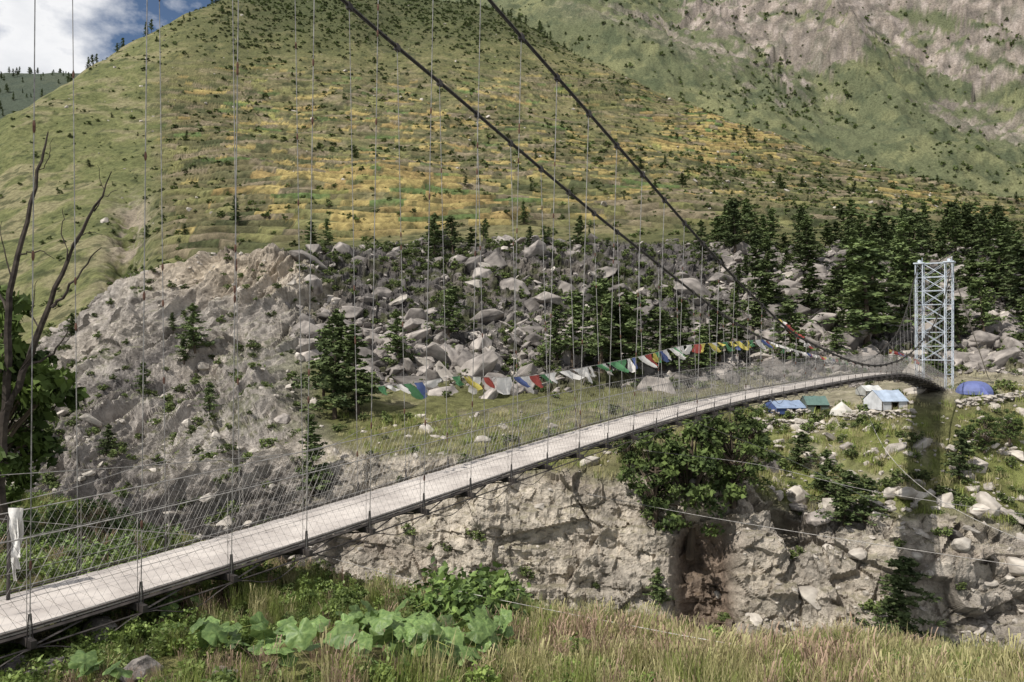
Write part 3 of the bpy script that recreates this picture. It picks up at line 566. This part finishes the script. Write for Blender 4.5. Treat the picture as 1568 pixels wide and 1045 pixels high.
for sd in (1,-1):
    def CP(t): z=cabz(t,sd); xy=plan(t,caboff(t,z)*sd); return np.array([xy[0],xy[1],z])
    tt=np.linspace(-.13,.98,260)
    for (ox,oz) in ((-.028,.0),(.028,.0),(0,.045),(0,-.04)): mb.tube([CP(t)+np.array([ox*qx,ox*qy,oz]) for t in tt],.024,5)
    for k in range(-6,K1+1):
        t=k*DT; c=CP(t); d=BP(t,1.2*sd,-.1); 
        if c[2]-d[2]<.5: continue
        hg.tube([c,d],.0095 if t<.15 else .012,4)
        cl_.box(c-np.array([0,0,.02]),(dx*.14,dy*.14,-.05),(qx*.13,qy*.13,0),(0,0,.17),0)
        for o_ in (-.05,.05): hg.tube([BP(t,1.2*sd,-.22)+np.array([dx*o_,dy*o_,0]),BP(t,1.2*sd,.28)+np.array([dx*o_*.3,dy*o_*.3,0])],.012,4,1)
        hh=c[2]-d[2]
        for q_ in range(int(hh/4)+1):
            f=random.uniform(.1,.95); m_=c*(1-f)+d*f; u_=(c-d)/hh*.08; hg.tube([m_-u_,m_-u_*.4,m_+u_*.4,m_+u_],[.010,.024,.024,.010],5,2)
bobj(mb,'main_cables',[cabM]); bobj(hg,'hangers',[wire,darks,rust]); bobj(cl_,'cable_clamps',[darks])
def tower(t,zb,zt,name):
    mb=MB(); hw=1.35; c0=plan(t,0)
    def pt(o,a,z,tp=0): return np.array([c0[0]+qx*o+dx*a,c0[1]+qy*o+dy*a,z])
    nl_=9; zs=np.linspace(zb,zt,nl_+1)
    for sd in (-1,1):
        cs=[(sd*hw-.33,-.45),(sd*hw+.33,-.45),(sd*hw+.33,.45),(sd*hw-.33,.45)]
        for o_,a in cs: mb.tube([pt(o_,a,zb-.6),pt(o_,a,zt)],.055,4)
        for k in range(nl_):
            for q_ in range(4):
                (o1,a1),(o2,a2)=cs[q_],cs[(q_+1)%4]
                mb.tube([pt(o1,a1,zs[k]),pt(o2,a2,zs[k])],.02,4)
                m=(zs[k]+zs[k+1])/2; mb.tube([pt(o1,a1,zs[k]),pt(o2,a2,m),pt(o1,a1,zs[k+1])],.018,4)
        mb.box(pt(sd*hw,0,zt+.05),(qx*1.0,qy*1.0,0),(dx*1.2,dy*1.2,0),(0,0,.12)); mb.tube([pt(sd*hw,-.3,zt+.25),pt(sd*hw,.3,zt+.25)],.16,8)
        mb.tube([pt(sd*hw+.3,-.4,zt),pt(sd*hw+.3,-.4,zt+.6)],.03,4)
    for k in range(2,nl_+1):
        for a in (-.45,.45): mb.tube([pt(-hw+.33,a,zs[k]),pt(hw-.33,a,zs[k])],.035,4)
        if k<nl_:
            for a in (-.45,.45): mb.tube([pt(-hw+.33,a,zs[k]),pt(hw-.33,a,zs[k+1])],.024,4); mb.tube([pt(hw-.33,a,zs[k]),pt(-hw+.33,a,zs[k+1])],.024,4)
    bobj(mb,name,[noise_mat('tower_paint',C(180,190,200),C(216,222,228),3,.5,metal=.1,spec=.4)])
    mb=MB()
    for sd in (-1,1): mb.box(pt(sd*hw,0,zb-1.1),(qx*1.3,qy*1.3,0),(dx*1.6,dy*1.6,0),(0,0,2.2))
    mb.box(pt(0,.8,zb-2.2),(qx*4.2,qy*4.2,0),(dx*2.4,dy*2.4,0),(0,0,4.0))
    bobj(mb,name+'_footing',[noise_mat('footing_masonry',C(150,142,132),C(188,180,168),2,.9,.5)])
zend=deckz(.98)
tower(.98,zend+.0,8.0,'far_tower'); tower(-.13,-4.9,19.,'near_tower')
mb=MB()
for sd in (-1,1):
    xy=plan(.98,1.35*sd); e=plan(1.25,2.2*sd); mb.tube([(xy[0],xy[1],8.1),(e[0],e[1],ground_xy(e[0],e[1]))],.05,5)
def guy(pts,r_=.014,sag=0):
    q_=[W(*p_) for p_ in pts]; T_=np.linspace(0,len(q_)-1,24); Q=pchip(np.arange(len(q_)),np.array(q_),T_); mb.tube(Q,r_,4)
guy([(470,845,17.5),(700,905,15),(1000,965,13),(1300,1015,11.5),(1650,1062,10)],.007)
guy([(900,757,30),(1100,795,26),(1350,835,23),(1650,880,20)],.010)
guy([(985,690,33),(1150,710,32),(1350,755,30),(1650,800,27)],.010)
guy([(1310,590,55),(1350,680,52),(1430,760,49),(1568,828,45),(1700,870,42)],.020)
guy([(1060,645,36),(1200,700,40),(1380,790,44)],.010)
guy([(0,795,14.5),(200,812,16),(400,828,17.5)],.008)
guy([(0,728,17),(240,712,20),(480,690,24),(560,655,27)],.010)
guy([(-50,785,13),(120,745,14.5),(215,715,16),(330,690,18)],.008)
bobj(mb,'guy_ropes',[wire])
# ---------------------------------------------------------------- prayer flags
fc=[C(104,120,170),C(236,232,226),C(180,92,84),C(104,156,112),C(216,202,112)]
fm_=[noise_mat('flag_'+n_,c*.95,c*1.15,3,.9,trans=.35) for n_,c in zip(('blue','white','red','green','yellow'),fc)]
fm_.append(wire)
def flags(name,P3,size,seed,skip=.06,wts=None):
    r=random.Random(seed); mb=MB(); P3=[np.array(p_,float) for p_ in P3]; mb.tube(P3,.01,3,5)
    segs=np.cumsum([0]+[np.linalg.norm(P3[k+1]-P3[k]) for k in range(len(P3)-1)]); tot=segs[-1]; s=.1; ci=r.randint(0,4)
    Pa=np.array(P3)
    def at(s): return np.array([np.interp(s,segs,Pa[:,k]) for k in range(3)])
    while s<tot-.1:
        w=size*r.uniform(.5,1.2); hh=size*r.uniform(.5,1.15)
        if r.random()<.35: w*=.4
        if r.random()<.25: hh*=.5
        c=ci%5; ci+=1
        if wts and r.random()<.6: c=r.choice(wts)
        if r.random()>skip:
            a=at(s); b_=at(min(s+w,tot)); nx=5; ny=5; vs=[]; ph=r.uniform(0,6); blow=r.uniform(-.7,.9); sw=r.uniform(-.1,1.2); cr=r.uniform(0,.8)
            for y in range(ny):
                for x in range(nx):
                    f=x/(nx-1); g_=y/(ny-1); wv=.12*math.sin(ph+f*5+g_*3)*(.3+g_)
                    f2=.5+(f-.5)*(1-cr*g_); p_=a*(1-f2)+b_*f2
                    vs.append(p_+np.array([dx*sw*g_*hh+qx*(wv+blow*g_**1.3*hh*.6),dy*sw*g_*hh+qy*(wv+blow*g_**1.3*hh*.6),-g_*hh*(.85-.3*abs(blow))+.06*math.sin(ph+f*7)*g_]))
            mb.add(vs,[(y*nx+x,y*nx+x+1,(y+1)*nx+x+1,(y+1)*nx+x) for y in range(ny-1) for x in range(nx-1)],c)
        s+=w*1.1+r.uniform(0,.12)
    mb.obj(name,fm_,smooth=True)
def line(uv,off,ty=None): 
    out=[]
    for u,v in uv:
        t,z=solve(u,v,off); xy=plan(t,off); out.append((xy[0],xy[1],z))
    return out
def dens_(l,m=30): l=np.array(l); return list(pchip(np.arange(len(l)),l,np.linspace(0,len(l)-1,m)))
flags('prayer_flags',dens_(line([(576,592),(640,586),(700,576),(740,578),(800,577),(860,569),(920,558),(985,545),(1050,529),(1110,524),(1168,520)],-1.25)),.66,8,wts=[1,1,4,1,3])
flags('prayer_flags',dens_(line([(1168,520),(1190,527),(1225,538),(1290,552),(1330,560)],-1.2)),.45,4,wts=[1,1])
flags('prayer_flags',dens_(line([(1192,488),(1202,494),(1215,505),(1240,528)],-1.3),8),.5,5,wts=[1,2])
flags('prayer_flags',dens_(line([(1362,535),(1385,543),(1405,552)],-1.3),8),.6,6,wts=[1,2])
mb=MB(); a=W(14,790,14.2); b_=W(12,960,13.6)
mb.tube([b_,a],.035,6,1)
for s0 in range(3):
    vs=[]; 
    for y in range(12):
        for x in range(4):
            g_=y/11; q_=W(24+ (x-1.5)*(4+2.5*math.sin(g_*5+s0))+3*math.sin(g_*6+s0*2),778+g_*(112-18*s0),14.1-.05*s0+.03*math.sin(x*2+y)); vs.append(q_)
    mb.add(vs,[(y*4+x,y*4+x+1,(y+1)*4+x+1,(y+1)*4+x) for y in range(11) for x in range(3)],0)
mb.obj('white_scarf_post',[noise_mat('scarf_cloth',C(225,222,216,.95),C(238,236,232,.95),3,.9),darks],smooth=True)
# ---------------------------------------------------------------- camp
def tent(name,u,v,wpx,hpx,depth,cr,cw,kind='ridge',yaw=0.,sfront=.0):
    g=ground(u,v,8.2,10.2); w=wpx/F*g[1]; h=hpx/F*g[1]; mb=MB(); d=depth
    nx=8
    def T(x,y,z): c_,s_=math.cos(yaw),math.sin(yaw); return g+np.array([x*c_-y*s_,x*s_+y*c_,z])
    if kind=='dome':
        vs=[];nu,nv_=14,6
        for k in range(nv_+1):
            ph=k/nv_*math.pi/2
            for q_ in range(nu):
                a=2*math.pi*q_/nu; rr_=math.cos(ph)**.8*(1-.06*(q_%2)); vs.append(T(w/2*rr_*math.cos(a),d/2*rr_*math.sin(a),h*math.sin(ph)-.05))
        fs=[(k*nu+q_,k*nu+(q_+1)%nu,(k+1)*nu+(q_+1)%nu,(k+1)*nu+q_) for k in range(nv_) for q_ in range(nu)]
        mb.add(vs,fs,0); mb.add([T(-w*.12,-d*.5,0),T(w*.12,-d*.5,0),T(0,-d*.4,h*.6)],[(0,1,2)],1)
    elif kind=='cone':
        vs=[T(w/2*math.cos(a)*(1-.0),d/2*math.sin(a),-.05) for a in np.linspace(0,2*math.pi,9)[:-1]]+[T(w*.42*math.cos(a),d*.42*math.sin(a),h*.35) for a in np.linspace(0,2*math.pi,9)[:-1]]+[T(0,0,h)]
        mb.add(vs,[(k,(k+1)%8,8+(k+1)%8,8+k) for k in range(8)]+[(8+k,8+(k+1)%8,16) for k in range(8)],0); mb.tube([T(0,0,h-.1),T(0,0,h+.25)],.03,4,1)
    else:
        wh=h*.5; 
        sec=lambda x,sg:[(x,-d/2-.15,wh*.85),(x,-d/4,(wh+h)/2-sg),(x,0,h-sg*.6),(x,d/4,(wh+h)/2-sg),(x,d/2+.15,wh*.85)]
        vs=[]
        for k in range(nx+1):
            f=k/nx; sg=.12*math.sin(f*math.pi*2)**2
            vs+=[T(*q_) for q_ in sec(-w/2*1.04+w*1.04*f,sg)]
        mb.add(vs,[(k*5+q_,(k+1)*5+q_,(k+1)*5+q_+1,k*5+q_+1) for k in range(nx) for q_ in range(4)],0)
        y0=-d/2; dw=w*.12
        for (xa,xb) in ((-w/2,-dw),(dw,w/2)): mb.add([T(xa,y0,-.1),T(xb,y0,-.1),T(xb,y0,wh*.88),T(xa,y0,wh*.88)],[(0,1,2,3)],1)
        mb.add([T(-dw,y0,wh*.75),T(dw,y0,wh*.75),T(dw,y0,wh*.88),T(-dw,y0,wh*.88)],[(0,1,2,3)],1)
        mb.add([T(-w/2,d/2,-.1),T(w/2,d/2,-.1),T(w/2,d/2,wh*.88),T(-w/2,d/2,wh*.88)],[(3,2,1,0)],1)
        for x in (-w/2,w/2): mb.add([T(x,y0,-.1),T(x,d/2,-.1),T(x,d/2,wh*.86),T(x,0,h*.97),T(x,y0,wh*.86)],[(0,1,2,3,4)],1)
        for x in (-w/2,-dw,dw,w/2): mb.tube([T(x,y0-.03,-.1),T(x,y0-.03,wh*.9)],.04,4,2)
    mb.obj(name,[noise_mat(name+'_roof',cr*.8,cr*1.1,1.5,.6,.2),noise_mat(name+'_wall',cw*.75,cw*1.1,1.5,.8,.2),bark])
tent('tarpaulin_tent',1200,632,46,18,3.5,C(140,156,180),C(80,98,146),yaw=.1)
tent('wooden_shack',1246,628,32,22,3.,C(96,120,112),C(96,106,96),yaw=-.1)
tent('canvas_tent',1288,636,38,20,2.6,C(205,200,190),C(205,200,190),'cone')
tent('tarpaulin_tent',1355,628,42,28,3.,C(176,190,208),C(216,217,218),yaw=.15)
tent('dome_tent',1492,604,54,20,3.2,C(104,114,162),C(120,130,190),'dome')
tent('tarpaulin_tent',1330,604,26,14,2.6,C(205,205,200),C(180,180,175))
pts=[];s0=[]
for (u1,v1,u2,v2,m) in [(1150,650,1260,660,90),(1290,645,1400,640,80),(1465,625,1568,612,100),(1180,640,1240,638,40)]:
    for k in range(m):
        f=random.random(); g=ground(u1+(u2-u1)*f,v1+(v2-v1)*f,8,10); pts.append(g+np.array([0,random.uniform(-.2,.2),random.uniform(.0,.7)])); q_=random.uniform(.35,.65); s0.append((q_*1.3,q_,q_*.7))
instancer('dry_stone_wall',pts,s0,zr(len(pts),.3),pale)
# ---------------------------------------------------------------- light
Ld=Vector((.659,.50,-1)).normalized()
sun=bpy.data.lights.new('sun','SUN'); sun.energy=5.0; sun.angle=math.radians(.53); sun.color=(1,.955,.89)
so=link(bpy.data.objects.new('sun',sun)); so.rotation_euler=Ld.to_track_quat('-Z','Y').to_euler()
w=bpy.data.worlds.new('World'); sc.world=w; w.use_nodes=True; nt=w.node_tree; bg=nt.nodes['Background']; L=nt.links.new
sk=N(nt,'ShaderNodeTexSky'); sk.sky_type='NISHITA'; sk.sun_disc=False; sk.sun_elevation=math.asin(-Ld.z); sk.sun_rotation=math.atan2(-Ld.x,-Ld.y)%(2*math.pi); sk.altitude=2500; sk.dust_density=.6
tc=N(nt,'ShaderNodeTexCoord'); mp=N(nt,'ShaderNodeMapping'); mp.inputs['Scale'].default_value=(1,1,1.6); mp.inputs['Location'].default_value=(.35,.2,.02); no=N(nt,'ShaderNodeTexNoise'); no.inputs['Scale'].default_value=5.2; no.inputs['Detail'].default_value=7; no.inputs['Roughness'].default_value=.58
L(tc.outputs['Generated'],mp.inputs['Vector']); L(mp.outputs['Vector'],no.inputs['Vector'])
rp=N(nt,'ShaderNodeValToRGB'); rp.color_ramp.elements[0].position=.41; rp.color_ramp.elements[1].position=.56; L(no.outputs['Fac'],rp.inputs['Fac'])
mx=N(nt,'ShaderNodeMix',data_type='RGBA'); L(rp.outputs['Color'],mx.inputs['Factor']); L(sk.outputs['Color'],mx.inputs['A'])
rp2=N(nt,'ShaderNodeValToRGB'); rp2.color_ramp.elements[0].position=.52; rp2.color_ramp.elements[1].position=.7; rp2.color_ramp.elements[0].color=(11.5,11.5,11.6,1); rp2.color_ramp.elements[1].color=(9,9.2,9.6,1); L(no.outputs['Fac'],rp2.inputs['Fac']); L(rp2.outputs['Color'],mx.inputs['B'])
L(mx.outputs['Result'],bg.inputs['Color']); bg.inputs['Strength'].default_value=.085
sc.view_settings.view_transform='Standard'; sc.view_settings.look='None'; sc.view_settings.exposure=0
print('done',time.time()-T0)
